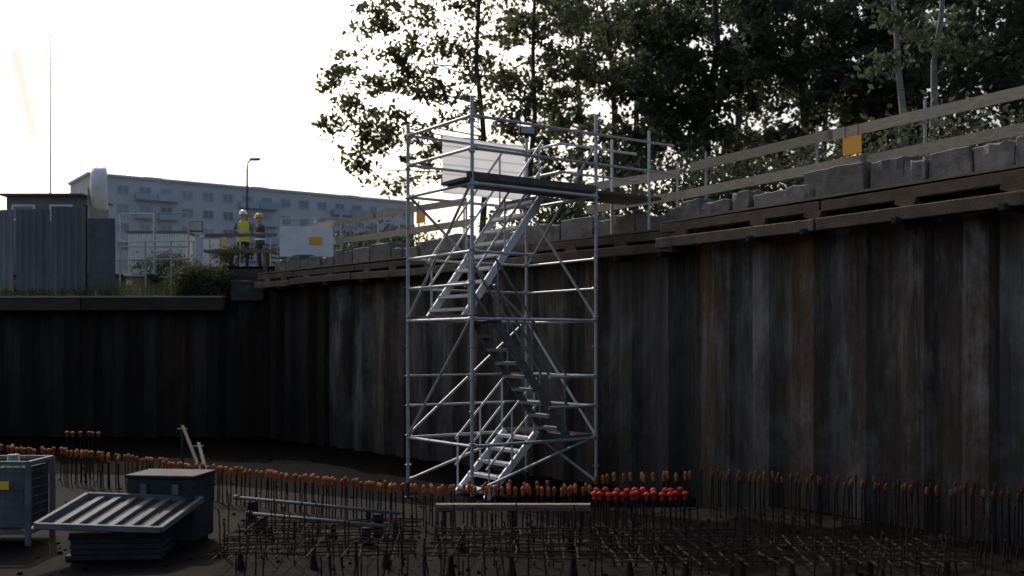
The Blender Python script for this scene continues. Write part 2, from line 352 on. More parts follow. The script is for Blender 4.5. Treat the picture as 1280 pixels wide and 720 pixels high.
# ------------------------------------------------------------------ timber guardrails
def guardrail(a, b, u0, u1, off, z_top, z_mid, label, posts, bl=3.4):
    d, n = frame(a, b); g = thing('timber_guardrail', label, 'guardrail', tuple(a + d*u0 - n*off + Vector((0,0,ST))))
    for z, nm in ((z_top,'top_board'),(z_mid,'middle_board')):
        u = u0 + (0 if nm == 'top_board' else -.15)
        while u < u1:
            L = min(bl*random.uniform(.85,1.15), u1-u+.1); k = n*(off - random.choice([0,.033]))
            MB().beam(a+d*u-k+Vector((0,0,z+random.uniform(-.03,.03))), a+d*(u+L+.12)-k+Vector((0,0,z+random.uniform(-.03,.03))), .032, .155).build(nm, M['palewood'], g)
            u += L
    for u in posts:
        q = a + d*u - n*(off+.055)
        m = MB(); m.box((q.x,q.y,ST+.02),(.14,.14,.03)); m.tube(q+Vector((0,0,ST)), q+Vector((0,0,z_top+.22)), .022)
        for z in (z_top, z_mid): m.box((q.x,q.y,z-.09),(.06,.09,.02), math.atan2(d.y,d.x))
        m.build('post', M['steel'], g)
    return g
guardrail(RA, RB, -1.5, 9, 1.2, 5.34, 4.88, 'weathered two board timber guardrail on the near right wall', [-1.2, 1.35, 3.3, 5.6, 7.8])
guardrail(LA, LB, 7.6, 14.8, 1.1, 5.5, 5.0, 'far timber guardrail along the wall left of the tower', [7.8,9.6,11.4,13.2,14.6])
guardrail(LA, LB, 1.2, 3.4, 1.0, 5.35, 4.9, 'short timber guardrail behind the tower walkway', [1.3,3.2])
def orange_sign(q, d, n, s, label):
    o = thing('warning_sign', label, 'sign', tuple(q)); up = Vector((0,0,1))
    MB().beam(q-d*s/2, q+d*s/2, .012, s*.78).build('panel', M['sign'], o)
    m = MB()
    for k in (-.35,.35): m.tube(q+d*s*k+n*.012+up*s*.37, q+d*s*k+n*.012+up*(s*.37+.16), .006)
    m.build('hanger', M['darksteel'], o)
q = RA + dR*2.15 - nR*1.12 + Vector((0,0,5.11)); orange_sign(q, dR, nR, .34, 'blank orange square sign hung on the near right guardrail')
q = LA + dL*9.3 - nL*1.0 + Vector((0,0,5.27)); orange_sign(q, dL, nL, .36, 'blank orange square sign on the far guardrail left of the tower')

# ------------------------------------------------------------------ scaffold stair tower
TB = V2(-.615,16); TW = Vector((-.586,.81,0)); TT = Vector((.81,.586,0))
def Q(s, t, z): return TB + TW*s + TT*t + Vector((0,0,z))
LS, LT = 1.95, 2.5
z0, z1, z2 = .66, 2.63, 4.72
tw = thing('scaffold_stair_tower', 'tall galvanised scaffold stair tower standing in the pit before the wall', 'scaffold', tuple(Q(LS/2, LT/2, FL)))
cor = {'A':(LS,0),'B':(0,0),'C':(0,LT),'D':(LS,LT)}; tops = {'A':5.92,'B':6.02,'C':6.05,'D':5.98}
for k, (s, t) in cor.items():
    m = MB(); m.tube(Q(s,t,FL+.03), Q(s,t,tops[k]), .029)
    z = z0-.5
    while z < tops[k]-.1:
        m.tube(Q(s,t,z-.008), Q(s,t,z+.008), .054, n=10); z += .5
    o = m.build('upright_post', M['steel'], tw)
    m = MB(); c = Q(s,t,FL+.01); m.box(c,(.16,.16,.02)); m.tube(c, c+Vector((0,0,.25)), .034, n=8); m.build('base_plate', M['darksteel'], o)
def bar(p0, p1, nm, r=.026, mm='steel'):
    m = MB(); m.tube(p0, p1, r); d = (p1-p0).normalized()
    for p, q in ((p0,1),(p1,-1)): m.tube(p+d*q*.02, p+d*q*.09, r*1.35, n=8)
    return m.build(nm, M[mm], tw)
def c2(k, z): return Q(*cor[k], z)
for z in (z0, z1, z2):
    for a, b in ('AB','BC','CD','AD'): bar(c2(a,z-.04), c2(b,z-.04), 'ledger')
for z in (z2+.5, z2+1.0):
    for a, b in ('AB','BC','AD'): bar(c2(a,z), c2(b,z), 'guard_rail')
bar(Q(.95,LT,z2+.5), c2('D',z2+.5), 'guard_rail'); bar(Q(.95,LT,z2+1.0), c2('D',z2+1.0), 'guard_rail')
for z in (z1+.5, z1+1.0): bar(c2('A',z), c2('B',z), 'guard_rail'); bar(c2('A',z), c2('D',z), 'guard_rail', .020)
for z in (z0+.5, z0+1.0): bar(c2('C',z), c2('D',z), 'guard_rail'); bar(Q(0,1.5,z), c2('C',z), 'guard_rail'); bar(c2('A',z), c2('D',z), 'guard_rail', .018)
for z in (z1+.5, z1+1.0): bar(c2('C',z), c2('D',z), 'guard_rail', .020)
bar(c2('B',z1+1.0), Q(0,1.2,z1+1.0), 'guard_rail')
for p, q in ((c2('A',z0),c2('B',z1)), (c2('A',z0),c2('D',z1)), (c2('D',z2),c2('C',z1)), (c2('A',z1),c2('B',z2)), (c2('C',z0),c2('D',z1)), (c2('B',FL+.3),c2('C',z0)), (c2('A',FL+.3),c2('D',z0)), (c2('D',3.60),c2('C',5.55)), (c2('D',z1),c2('A',z2)), (c2('C',FL+.3),c2('D',z0))):
    bar(p, q, 'diagonal_brace', .024)
def deck(s0, s1, t0, t1, z, along='t', nm='platform'):
    m = MB(); W = (s1-s0) if along == 't' else (t1-t0); k = max(1, round(W/.3)); w = W/k
    for i in range(k):
        if along == 't': m.beam(Q(s0+w*(i+.5), t0, z), Q(s0+w*(i+.5), t1, z), w-.012, .05)
        else: m.beam(Q(s0, t0+w*(i+.5), z), Q(s1, t0+w*(i+.5), z), w-.012, .05)
    return m.build(nm, M['deck'], tw)
deck(.03,1.92,.03,.47,z1+.01,'s'); deck(.03,1.92,1.97,2.47,z0+.01,'s'); deck(.98,1.92,1.97,2.47,z2+.01,'s'); deck(.03,.72,-.12,2.5,z2+.02,'t')
deck(.03,.93,2.52,4.05,z2+.05,'t','walkway')
m = MB(); m.beam(Q(-.01,-.1,z2+.085), Q(-.01,LT,z2+.085), .03, .10); m.build('toe_board', M['deck'], tw)
for s in (-.02,.96):
    for z in (5.22,5.72): bar(Q(s,2.5,z), Q(s,4.3,z), 'guard_rail', .022)
    m = MB(); m.tube(Q(s,3.7,3.9), Q(s,3.7,5.92), .026); m.build('upright_post', M['steel'], tw)
def flight(s0, s1, tb, zb, tt, zt, n, mm='alu', rails=True):
    m = MB()
    for s in (s0, s1): m.beam(Q(s,tb,zb), Q(s,tt,zt), .045, .12)
    f = m.build('stair_flight', M[mm], tw)
    for i in range(n):
        k = (i+.6)/n; t = tb+(tt-tb)*k; z = zb+(zt-zb)*k
        MB().beam(Q(s0+.02,t,z), Q(s1-.02,t,z), .22, .05).build('tread', M[mm], f)
    if rails:
        for s in (s0-.03, s1+.03):
            h = MB()
            for hh in (.5,.95): h.tube(Q(s,tb,zb+hh), Q(s,tt,zt+hh), .02)
            for k in (.05,.5,.95): h.tube(Q(s,tb+(tt-tb)*k,zb+(zt-zb)*k), Q(s,tb+(tt-tb)*k,zb+(zt-zb)*k+.95), .017)
            h.build('handrail', M[mm], f)
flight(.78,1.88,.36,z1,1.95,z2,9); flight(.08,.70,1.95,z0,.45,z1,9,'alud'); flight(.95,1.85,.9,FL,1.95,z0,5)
bn = MB(); n_ = 18; vs = []; fs = []
for j in range(9):
    for i in range(n_+1):
        t = .72+1.74*i/n_; z = 4.82+1.02*j/8
        vs.append(Q(LS+.04+.018*math.sin(i*.9+j*.3), t, z - .03*math.sin(math.pi*i/n_)*(j/8)))
for j in range(8):
    for i in range(n_): a = j*(n_+1)+i; fs.append((a,a+1,a+n_+2,a+n_+1))
bn.add(vs, fs); tag(bn.build('banner', M['banner'], loc=Q(LS,.72,4.82), smooth=True), 'white banner with faint printed lines tied to the top of the scaffold tower', 'banner')
fl = thing('work_lamp', 'small dark work lamp clamped to the top of the scaffold tower', 'lamp', tuple(Q(LS,LT,5.98)))
m = MB(); m.box(Q(LS,LT,6.10),(.30,.14,.15),.3); m.build('housing', M['darksteel'], fl, bevel=.02)
m = MB(); m.box(Q(LS,LT,6.10)+Vector((.02,-.075,0)),(.25,.015,.11),.3); m.build('lens', M['glass'], fl)
m = MB(); m.tube(Q(LS,LT,5.97), Q(LS,LT,6.03), .038); m.build('clamp', M['darksteel'], fl)

# ------------------------------------------------------------------ capped rebar
def make_rebar(capm, label, group, H=.95, R_=.03, L_=.10):
    t = thing('capped_rebar', label, 'rebar', (0,0,-50), 0, group)
    m = MB(); pts = [Vector((0,0,-50-.3+i*(H+.3)/12)) for i in range(13)]
    m.path(pts, [.008 if i % 2 else .010 for i in range(13)], 6); m.build('bar', M['rebar'], t)
    m = MB(); m.lathe((0,0,-50+H-L_), [(.015,0),(.020,.012),(.021,L_*.6),(R_,L_*.66),(R_*1.02,L_*.85),(R_*.7,L_),(.008,L_+.008)], 9); m.build('cap', M[capm], t, smooth=True)
    return t
def rebar_row(proto, pts, j=1):
    for i, (x, y, zt, H) in enumerate(pts):
        loc = (x+random.uniform(-.022,.022)*j, y+random.uniform(-.06,.06)*j, zt-H+random.uniform(-.022,.022)*j); rot = (random.gauss(0,.025)*j, random.gauss(0,.025)*j, random.uniform(0,6))
        if i == 0: proto.location = loc; proto.rotation_euler = rot; continue
        dup(proto, loc, rot)
def line(p0, p1, n, zt0, zt1, H=.95, bow=0):
    return [(p0[0]+(p1[0]-p0[0])*k, p0[1]+(p1[1]-p0[1])*k - bow*4*k*(1-k), zt0+(zt1-zt0)*k, H) for k in [i/(n-1) for i in range(n)]]
def px_line(px0, Y0, px1, Y1, n, z0_, z1_, H=.95, bow=0): return line((PX(px0,Y0),Y0), (PX(px1,Y1),Y1), n, z0_, z1_, H, bow)
rebar_row(make_rebar('capo','rusty bar with orange cap in the long row slanting across the left of the pit','orange capped bars in the long left row', .9, .027), px_line(88,16.6,508,12.7,106,.52,.49,.9,.15))
rebar_row(make_rebar('capo','orange capped bar in the short row at the far left edge','orange capped bars at far left', .9, .032), px_line(-8,17.0,84,16.7,20,.54,.52,.9))
rebar_row(make_rebar('capo','orange capped bar in the small cluster near the foot of the far wall','orange capped bars near the far wall', .9, .04), px_line(86,21,122,21.4,6,.42,.40,.9))
rebar_row(make_rebar('capo','orange capped bar in the row at the foot of the scaffold tower','orange capped bars below the tower', .9, .024), px_line(515,12.6,735,12.4,36,.48,.50,.9) + px_line(590,13.6,735,13.4,10,.40,.42,.9))
rebar_row(make_rebar('capo','dull orange capped bar standing directly behind the red capped bars','orange capped bars behind the red ones', .95, .022), px_line(745,12.8,862,12.8,16,.60,.62,.95))
rebar_row(make_rebar('capr','bar with bright red cap in the cluster right of the tower foot','red capped bars', .9, .035, .09), px_line(742,11.6,856,11.6,13,.55,.55,.9)+px_line(747,11.85,852,11.85,10,.555,.555,.9), .5)
rebar_row(make_rebar('capd','dark orange capped bar in the front row along the foot of the right wall','orange capped bars along the right wall', 1.0, .020, .08), px_line(885,13.4,1296,10.9,48,.54,.64,1.0))
rebar_row(make_rebar('capd','dark orange capped bar in the back row close to the right wall','orange capped bars close to the right wall', 1.0, .020, .08), px_line(880,14.6,1296,11.6,34,.50,.66,1.05))
t0 = thing('starter_bar', 'thin bare rusty starter bar among the tangled bars in the near strip of the pit', 'rebar', (0,0,-50), 0, 'bare starter bars in the front strip')
m = MB(); m.path([Vector((random.gauss(0,.004),random.gauss(0,.004),-50-.3+i*.075)) for i in range(13)], [.007 if i%2 else .009 for i in range(13)], 6); m.build('bar', M['rebar'], t0)
m = MB(); m.tube((0,0,-50.02),(0,0,-50+.012),.02,n=6); m.build('collar', M['darksteel'], t0)
for i in range(260):
    px = 275+i*3.9+random.uniform(-6,6); Y = random.choice([9.6,9.9,10.3,10.7,11.0,11.3,12.1]); X = PX(px,Y)
    if (Vector((X,Y,0))-RA).dot(nR) < .5: Y = 10.0; X = PX(px,Y)
    loc = (X,Y,random.uniform(-.40,-.10)); rot = (random.gauss(0,.07),random.gauss(0,.07),random.uniform(0,6))
    if i == 0: t0.location = loc; t0.rotation_euler = rot
    else: dup(t0, loc, rot)
def rmat(px0, px1, Y0, Y1, z, tilt, label):
    m = MB(); c = Vector((PX((px0+px1)/2,(Y0+Y1)/2),(Y0+Y1)/2,0)); W = (PX(px1,Y0)-PX(px0,Y0))/2; D = (Y1-Y0)/2; rot = Matrix.Rotation(tilt,3,'Z')
    for i in range(int(2*W/.15)+1):
        x = -W+i*.15; m.path([c+rot@Vector((x+random.gauss(0,.02),y,0))+Vector((0,0,z+random.gauss(0,.012))) for y in (-D-.1,-D/2,0,D/2,D+.15)], .008, 5)
    for i in range(int(2*D/.15)+1):
        y = -D+i*.15; m.path([c+rot@Vector((x,y+random.gauss(0,.02),0))+Vector((0,0,z+.017+random.gauss(0,.012))) for x in (-W-.12,-W/2,0,W/2,W+.12)], .008, 5)
    for a in (-.8,0,.8):
        for b in (-.8,.8): q = c+rot@Vector((a*W,b*D,0)); m.lathe((q.x,q.y,0), [(.05,0),(.03,z*.5),(.02,z)], 6)
    tag(m.build('rebar_mat', M['rebar'], loc=c), label, 'rebar mat')
rmat(290,520,10.0,12.0,.16,.05,'tied rebar mat on spacers left of the pale formwork rail')
rmat(545,740,9.6,11.2,.22,-.03,'tied rebar mat on spacers in front of the pale formwork rail')
rmat(750,930,9.6,11.3,.18,.04,'tied rebar mat on spacers in front of the red capped bars')
rmat(950,1190,9.5,10.6,.20,-.06,'tied rebar mat on spacers at the bottom right')

# ------------------------------------------------------------------ foreground site objects
fp = thing('steel_formwork', 'grey ribbed steel formwork sheet lying tilted on dark boards at the bottom left', 'formwork', (-4.2,10.7,0))
def FPt(u, v, w=0):
    o = Vector((-4.72,10.30,.38)); e1 = Vector((1.20,.12,-.06)); e2 = Vector((.14,.92,.17)); n = e1.cross(e2).normalized(); return o + e1*u + e2*v + n*w
m = MB(); m.add([FPt(0,0),FPt(1,0),FPt(1,1),FPt(0,1),FPt(0,0,-.02),FPt(1,0,-.02),FPt(1,1,-.02),FPt(0,1,-.02)], [(0,1,2,3),(7,6,5,4),(0,4,5,1),(1,5,6,2),(2,6,7,3),(3,7,4,0)]); m.build('face_sheet', M['darksteel'], fp)
for a, b in (((0,0),(1,0)),((1,0),(1,1)),((1,1),(0,1)),((0,1),(0,0))):
    MB().beam(FPt(*a,.02), FPt(*b,.02), .05, .06).build('frame_bar', M['greysteel'], fp, bevel=.006)
for k in range(1,7): MB().beam(FPt(k/7,.03,.015), FPt(k/7,.97,.015), .07, .03).build('rib', M['greysteel'], fp)
bs = thing('board_stack', 'stack of dark boards under the ribbed formwork sheet', 'boards', (-4.05,10.8,0))
for i in range(5): MB().box((-4.05+random.uniform(-.03,.03),10.84+random.uniform(-.03,.03),.03+i*.056),(.95-.02*i,.5,.05),.08+random.uniform(-.02,.02)).build('board', M['darksteel'], bs, bevel=.006)
cx = thing('equipment_chest', 'dark steel equipment chest behind the right side of the ribbed formwork sheet', 'chest', (-3.80,11.55,0), 0)
MB().box((-3.80,11.6,.39),(.76,.56,.68),-.12).build('body', M['darksteel'], cx, bevel=.02)
MB().box((-3.80,11.6,.752),(.80,.60,.038),-.12).build('lid', M['darksteel'], cx, bevel=.012)
for k in (-.26,.26): MB().box((-3.80+k,11.6-k*.12,.025),(.12,.5,.05),-.12).build('foot', M['darksteel'], cx)
for k in (-.18,.18): MB().box((-3.83+k,11.30-k*.12,.62),(.07,.03,.11),-.12).build('latch', M['greysteel'], cx)
cg = thing('wire_cage', 'dark panelled wire cage crate with a yellow tag at the left edge', 'crate', (-5.9,11.7,0))
x0,x1,y0,y1,zb,zt = -6.45,-5.28,11.35,11.95,.14,.90
m = MB()
for x in (x0,x1):
    for y in (y0,y1): m.box((x,y,(zt)/2),(.05,.05,zt))
for z in (zb,zt):
    m.beam((x0,y0,z),(x1,y0,z),.04,.04); m.beam((x0,y1,z),(x1,y1,z),.04,.04); m.beam((x0,y0,z),(x0,y1,z),.04,.04); m.beam((x1,y0,z),(x1,y1,z),.04,.04)
m.build('frame', M['greysteel'], cg)
m = MB()
for i in range(1,14):
    x = x0+(x1-x0)*i/14; m.tube((x,y0,zb),(x,y0,zt),.004,n=5); m.tube((x,y1,zb),(x,y1,zt),.004,n=5)
for i in range(1,8):
    z = zb+(zt-zb)*i/8; m.tube((x0,y0,z),(x1,y0,z),.004,n=5); m.tube((x1,y0,z),(x1,y1,z),.004,n=5)
m.build('mesh', M['greysteel'], cg)
MB().box((-6.14,y0+.05,.42),(.54,.02,.46)).build('side_panel', M['darksteel'], cg)
MB().box((-5.59,y0+.05,.52),(.52,.02,.66)).build('side_panel', M['greysteel'], cg)
MB().box((x1-.03,(y0+y1)/2,.52),(.02,y1-y0-.12,.66)).build('side_panel', M['darksteel'], cg)
MB().box(((x0+x1)/2,(y0+y1)/2,zb),(1.1,.52,.03)).build('base', M['timber'], cg)
MB().box((-5.55,y0-.035,.66),(.15,.012,.09)).build('tag_plate', M['yellow'], cg)
for i, (x, y) in enumerate(((-6.1,11.68),(-5.6,11.68))):
    s = .34; m = MB(); m.lathe((x,y,zb+.02), [(s*.45,0),(s*.5,.03),(s*.5,.55),(s*.42,.66),(s*.2,.70),(s*.18,.80)], 14)
    tag(m.build('canister', M['ply'], loc=(x,y,zb), smooth=True), ['grey canister standing left in the wire cage','grey canister standing right in the wire cage'][i], 'canister')
m = MB(); A_ = Vector((PX(545,11.6),11.6,.40)); B_ = Vector((PX(738,11.4),11.4,.43)); m.beam(A_,B_,.10,.035); m.beam(A_-Vector((0,0,.038)),B_-Vector((0,0,.038)),.03,.04)
tag(m.build('formwork_rail', M['timber'], loc=A_), 'thin pale timber formwork rail lying at the foot of the scaffold tower', 'timber rail')
for k, l in ((.06,'left'),(.5,'middle'),(.94,'right')):
    c = A_.lerp(B_, k); m = MB(); m.tube((c.x,c.y,0),(c.x,c.y,c.z-.06),.016); m.box((c.x,c.y,.015),(.12,.12,.03)); m.box((c.x,c.y,c.z-.065),(.12,.08,.012))
    tag(m.build('support_pin', M['rebar'], loc=(c.x,c.y,0)), l+' steel pin holding up the pale formwork rail', 'pin')
for i,(a,b,l,s) in enumerate((((PX(285,12.6),12.9,.30),(PX(500,11.8),11.8,.28),'upper long steel pipe lying left of the tower foot','upper'),((PX(300,12.0),12.3,.20),(PX(480,11.2),11.3,.22),'lower long steel pipe lying left of the tower foot','lower'))):
    m = MB(); m.tube(a,b,.020,n=10); dd = (Vector(b)-Vector(a)).normalized(); m.tube(Vector(a), Vector(a)+dd*.08, .03, n=10); tag(m.build('steel_pipe', M['greysteel'], loc=a, smooth=True), l, 'pipe')
    for k in (.12,.88):
        c = Vector(a).lerp(Vector(b),k); tag(MB().box((c.x,c.y,(c.z-.022)/2),(.1,.16,c.z-.022)).build('timber_block', M['stone'], loc=(c.x,c.y,0), bevel=.01), 'block under the %s end of the %s steel pipe' % ('far' if k<.5 else 'near', s), 'block')
for i,(a,b,l) in enumerate((((PX(258,19),19,FL),(PX(228,21),21,.55),'left leaning timber board near the foot of the far wall'),((PX(264,18.5),18.5,FL),(PX(248,20.5),20.5,.25),'right leaning timber board near the foot of the far wall'))):
    m = MB(); m.beam(a,b,.06,.03); tag(m.build('timber_board', M['rustbeam'], loc=a), l, 'board')
    m = MB(); c = Vector(b)-Vector((0,0,.06)); m.tube((c.x,c.y,FL),(c.x,c.y,c.z),.03); m.box((c.x,c.y,FL+.02),(.3,.3,.04)); m.box((c.x,c.y,c.z-.02),(.2,.1,.05)); tag(m.build('prop', M['darksteel'], loc=(c.x,c.y,FL)), l.replace('leaning timber board','steel prop holding the leaning board'), 'prop')
m = MB()
for i in range(900):
    Y = random.uniform(8.5, 26); x = random.uniform(-.55,.55)*Y; s = random.uniform(.010,.026)
    if (Vector((x,Y,0))-RA).dot(nR) < .5 or (Vector((x,Y,0))-LA).dot(nL) < .3: continue
    c = Vector((x,Y,(0 if inslab(x,Y) else FL)+s*.3)); vs = [c+Vector((random.uniform(.6,1)*a*s,random.uniform(.6,1)*b*s,random.uniform(.5,.9)*d*s)) for d in (-1,1) for a,b in ((-1,-1),(1,-1),(1,1),(-1,1))]
    m.add(vs, [(3,2,1,0),(4,5,6,7),(0,1,5,4),(1,2,6,5),(2,3,7,6),(3,0,4,7)])
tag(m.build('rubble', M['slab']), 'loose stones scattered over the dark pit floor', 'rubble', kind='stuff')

# ------------------------------------------------------------------ upper left: hoarding, cabin, fences, sign
hd = thing('corrugated_hoarding', 'grey corrugated metal hoarding on the bank at upper left', 'fence', (-15,31,3.5))
def corr(xa, xb, Y, zb, zt):
    m = MB(); k = int(round((xb-xa)/.22)); w = (xb-xa)/k; prof = []
    for i in range(k):
        for f, d in ((0,0),(.35,0),(.5,-.045),(.85,-.045)): prof.append((xa+(i+f)*w, Y+d))
    prof.append((xb,Y)); n = len(prof); vs = [(x,y,z) for z in (zb,zt) for x,y in prof]
    m.add(vs, [(i,i+1,n+i+1,n+i) for i in range(n-1)]); return m.build('corrugated_sheet', M['corr'], hd)
x = -18.0
while x < -12.9: corr(x, x+1.02, 31+random.uniform(-.03,.03), 3.85+random.uniform(-.08,.08), 6.24+random.uniform(-.14,.08)); x += 1.07
for x in (-17.9,-15.4,-12.75): MB().box((x,31.1,4.9),(.09,.09,2.9)).build('post', M['darksteel'], hd)
MB().box((-12.25,31.05,4.9),(.80,.05,2.1)).build('plywood_panel', M['ply'], hd)
cb = thing('site_cabin', 'low grey site cabin with flat overhanging roof behind the hoarding', 'cabin', (-16.2,36.5,ST))
MB().box((-16.2,37.2,5.85),(2.6,2.4,2.9)).build('wall', M['corr'], cb)
MB().box((-16.2,37.1,7.345),(2.9,2.8,.07)).build('roof', M['roof'], cb, bevel=.015)
for x in (-16.9,-15.6):
    w = MB().box((x,35.98,6.75),(.8,.04,.55)).build('window', M['white'], cb); MB().box((x,35.955,6.75),(.66,.02,.42)).build('pane', M['glass'], w)
ds = thing('dish_antenna', 'narrow white drum shaped dish seen edge on above the grey hoarding', 'dish', (PX(124,36),36,ST))
c = Vector((PX(112,36),36,7.60)); m = MB(); prof = [(.05,0),(.45,.03),(.66,.10),(.75,.22),(.76,.50),(.71,.58),(.66,.58),(.66,.30),(.45,.16),(.05,.10)]
n = 28; ax = Vector((.93,.365,.03)).normalized(); a = ax.cross(Vector((0,0,1))).normalized(); b = ax.cross(a); vs = []; fs = []
for r, z in prof: vs += [c + ax*z + (a*math.cos(2*math.pi*j/n)+b*math.sin(2*math.pi*j/n))*r for j in range(n)]
for i in range(len(prof)-1):
    for j in range(n): fs.append((i*n+j,i*n+(j+1)%n,(i+1)*n+(j+1)%n,(i+1)*n+j))
m.add(vs, fs); m.build('reflector', M['white'], ds, smooth=True)
m = MB(); m.tube((c.x-.06,c.y+.05,ST),(c.x-.06,c.y+.05,7.62),.05); m.build('post', M['steel'], ds)
def fence_panel(x0, x1, Y, zb, zt, label):
    t = thing('site_fence', label, 'fence', (x0,Y,zb))
    m = MB()
    for x in (x0,x1): m.tube((x,Y,zb),(x,Y,zt),.03)
    for z in (zb+.1,(zb+zt)/2,zt): m.tube((x0,Y,z),(x1,Y,z),.025)
    m.build('frame', M['steel'], t)
    m = MB()
    for i in range(1,14): x = x0+(x1-x0)*i/14; m.tube((x,Y,zb+.1),(x,Y,zt),.006,n=4)
    m.build('mesh', M['steel'], t)
    for x in (x0,x1): MB().box((x,Y,zb+.07),(.22,.6,.14)).build('foot', M['darksteel'], t)
fence_panel(PX(150,32.8),PX(192,32.8),32.8,4.25,6.3,'left temporary mesh fence panel beside the plywood panel')
fence_panel(PX(194,32.6),PX(236,32.6),32.6,4.2,6.3,'right temporary mesh fence panel beside the storage box')
fence_panel(PX(352,34.5),PX(396,34.5),34.5,ST,6.35,'temporary mesh fence panel behind the white site board')
fence_panel(PX(400,34.3),PX(444,34.3),34.3,ST,6.35,'temporary mesh fence panel between the site board and the scaffold tower')
sb = thing('storage_box', 'white ribbed storage box behind the mesh fence panels', 'container', (PX(195,35),35,ST))
bx0, bx1 = PX(160,35), PX(232,35)
MB().box(((bx0+bx1)/2,35.6,ST+.78),(bx1-bx0,1.2,1.5)).build('body', M['white'], sb, bevel=.02)
for i in range(9): MB().box((bx0+.1+i*(bx1-bx0-.2)/8,34.98,ST+.78),(.08,.06,1.4)).build('rib', M['white'], sb)
MB().box(((bx0+bx1)/2,35.6,ST+1.57),(bx1-bx0+.1,1.35,.07)).build('lid', M['greysteel'], sb)
br = thing('tube_barrier', 'low grey tube barrier standing on the bank in front of the storage box', 'barrier', (PX(190,31.5),31.5,3.6))
for px in (150,182,214,242):
    MB().tube((PX(px,31.6),31.6,3.55),(PX(px,31.6),31.6,5.35),.028).build('post', M['steel'], br)
for z in (4.75,5.30): MB().tube((PX(146,31.56),31.56,z),(PX(246,31.56),31.56,z+.03),.024).build('rail', M['steel'], br)
# timber edge rail in front of the workers
er = thing('edge_rail', 'slim timber edge rail with tube posts right in front of the two workers', 'guardrail', (PX(300,29.9),29.9,ST))
for px in (262,300,338): MB().tube((PX(px,29.95),29.95,ST-.02),(PX(px,29.95),29.95,5.42),.02).build('post', M['steel'], er)
for z in (4.86,5.32): MB().beam((PX(256,29.9),29.91,z),(PX(346,29.9),29.91,z+.02),.03,.10).build('board', M['timber'], er)
cbx = thing('switch_cabinet', 'small pale blue switch cabinet standing left of the yellow vested worker', 'cabinet', (PX(264,32.5),32.5,ST))
MB().box((PX(264,32.5),32.7,ST+.62),(.62,.36,1.04)).build('body', M['blueface'], cbx, bevel=.02)
MB().box((PX(264,32.5),32.7,ST+1.165),(.70,.44,.04)).build('roof', M['white'], cbx)
MB().box((PX(264,32.5),32.7,ST+.05),(.54,.30,.10)).build('plinth', M['concd'], cbx)
MB().box((PX(264,32.5),32.505,ST+.62),(.52,.03,.92)).build('door', M['white'], cbx)
tp = thing('pallet_stack', 'stack of wooden pallets beyond the far guardrail right of the workers', 'pallets', (PX(350,33),33,ST))
for i in range(6):
    z = ST+.145*i; m = MB()
    for k in range(5): m.box((PX(350,33)-.5+.25*k,33.4,z+.125),(.14,.8,.022))
    for k in (-.5,0,.5): m.box((PX(350,33)+k,33.4,z+.06),(.1,.8,.10))
    m.build('pallet', M['timber'], tp)
ft = thing('floodlight', 'dark floodlight on a thin stand right of the mesh fence', 'lamp', (PX(245,33),33,ST))
c = P(245,283,33); MB().box(c,(.42,.2,.34),.3).build('housing', M['darksteel'], ft, bevel=.03)
MB().box(c+Vector((.03,-.108,0)),(.36,.012,.28),.3).build('lens', M['glass'], ft)
m = MB(); m.tube((c.x,c.y,ST),(c.x,c.y,c.z-.16),.025)
for k in range(3): a = k*2.1; m.tube((c.x,c.y,ST+.5),(c.x+.4*math.cos(a),c.y+.4*math.sin(a),ST),.018)
m.build('stand', M['steel'], ft)
wb = thing('site_board', 'white site board with a small orange panel left of the tower', 'sign', (PX(383,28),28,ST))
c = P(383,302,28.2); MB().box(c,(1.42,.04,.82),.12).build('panel', M['white'], wb)
MB().box(c+Vector((.25,-.01,.03)),(.34,.03,.2),.12).build('orange_panel', M['sign'], wb)
for k in (-.6,.6): MB().box((c.x+k,c.y+.06+k*.12,(ST+c.z+.4)/2),(.07,.07,c.z+.4-ST),.12).build('leg', M['timber'], wb)
mk = thing('marker_post', 'short yellow marker post left of the workers', 'post', (PX(280,31),31,ST))
m = MB(); m.lathe((PX(280,31),31,ST),[(.06,0),(.06,.95),(.05,1.0),(.02,1.02)],12); m.build('tube', M['yellow'], mk, smooth=True)
m = MB(); m.lathe((PX(280,31),31,ST),[(.2,0),(.2,.05),(.08,.09)],12); m.build('base', M['darksteel'], mk)
ms = thing('flag_mast', 'thin pale mast carrying a tall pale flag at the left edge', 'flag', (PX(63,41),41,ST))
m = MB(); m.tube((PX(63,41),41,ST),(PX(63,41),41,14.4),.045,.025); m.build('pole', M['white'], ms, smooth=True)
vs = []; fs = []; m = MB()
for j in range(15):
    for i in range(9): vs.append((PX(62,41)-.06-1.5*i/8, 41+.12*math.sin(i*.9+j*.25), 13.9-3.4*j/14-.12*i/8))
for j in range(14):
    for i in range(8): a = j*9+i; fs.append((a,a+1,a+10,a+9))
m.add(vs,fs); m.build('flag', M['flag'], ms, smooth=True)
sl = thing('street_lamp', 'tall slender street lamp in front of the apartment block', 'street lamp', (PX(309,60),60,ST))
m = MB(); b = Vector((PX(309,60),60,ST)); m.path([b,b+Vector((0,0,7.9)),b+Vector((.05,0,8.3)),b+Vector((.3,-.1,8.42))],[.10,.06,.055,.05]); m.build('pole', M['greysteel'], sl, smooth=True)
m = MB(); m.box(b+Vector((.48,-.12,8.44)),(.62,.28,.13),-.2); m.build('lamp_head', M['greysteel'], sl, bevel=.04)
m = MB(); m.box(b+Vector((.5,-.12,8.365)),(.45,.2,.02),-.2); m.build('lens', M['glass'], sl)

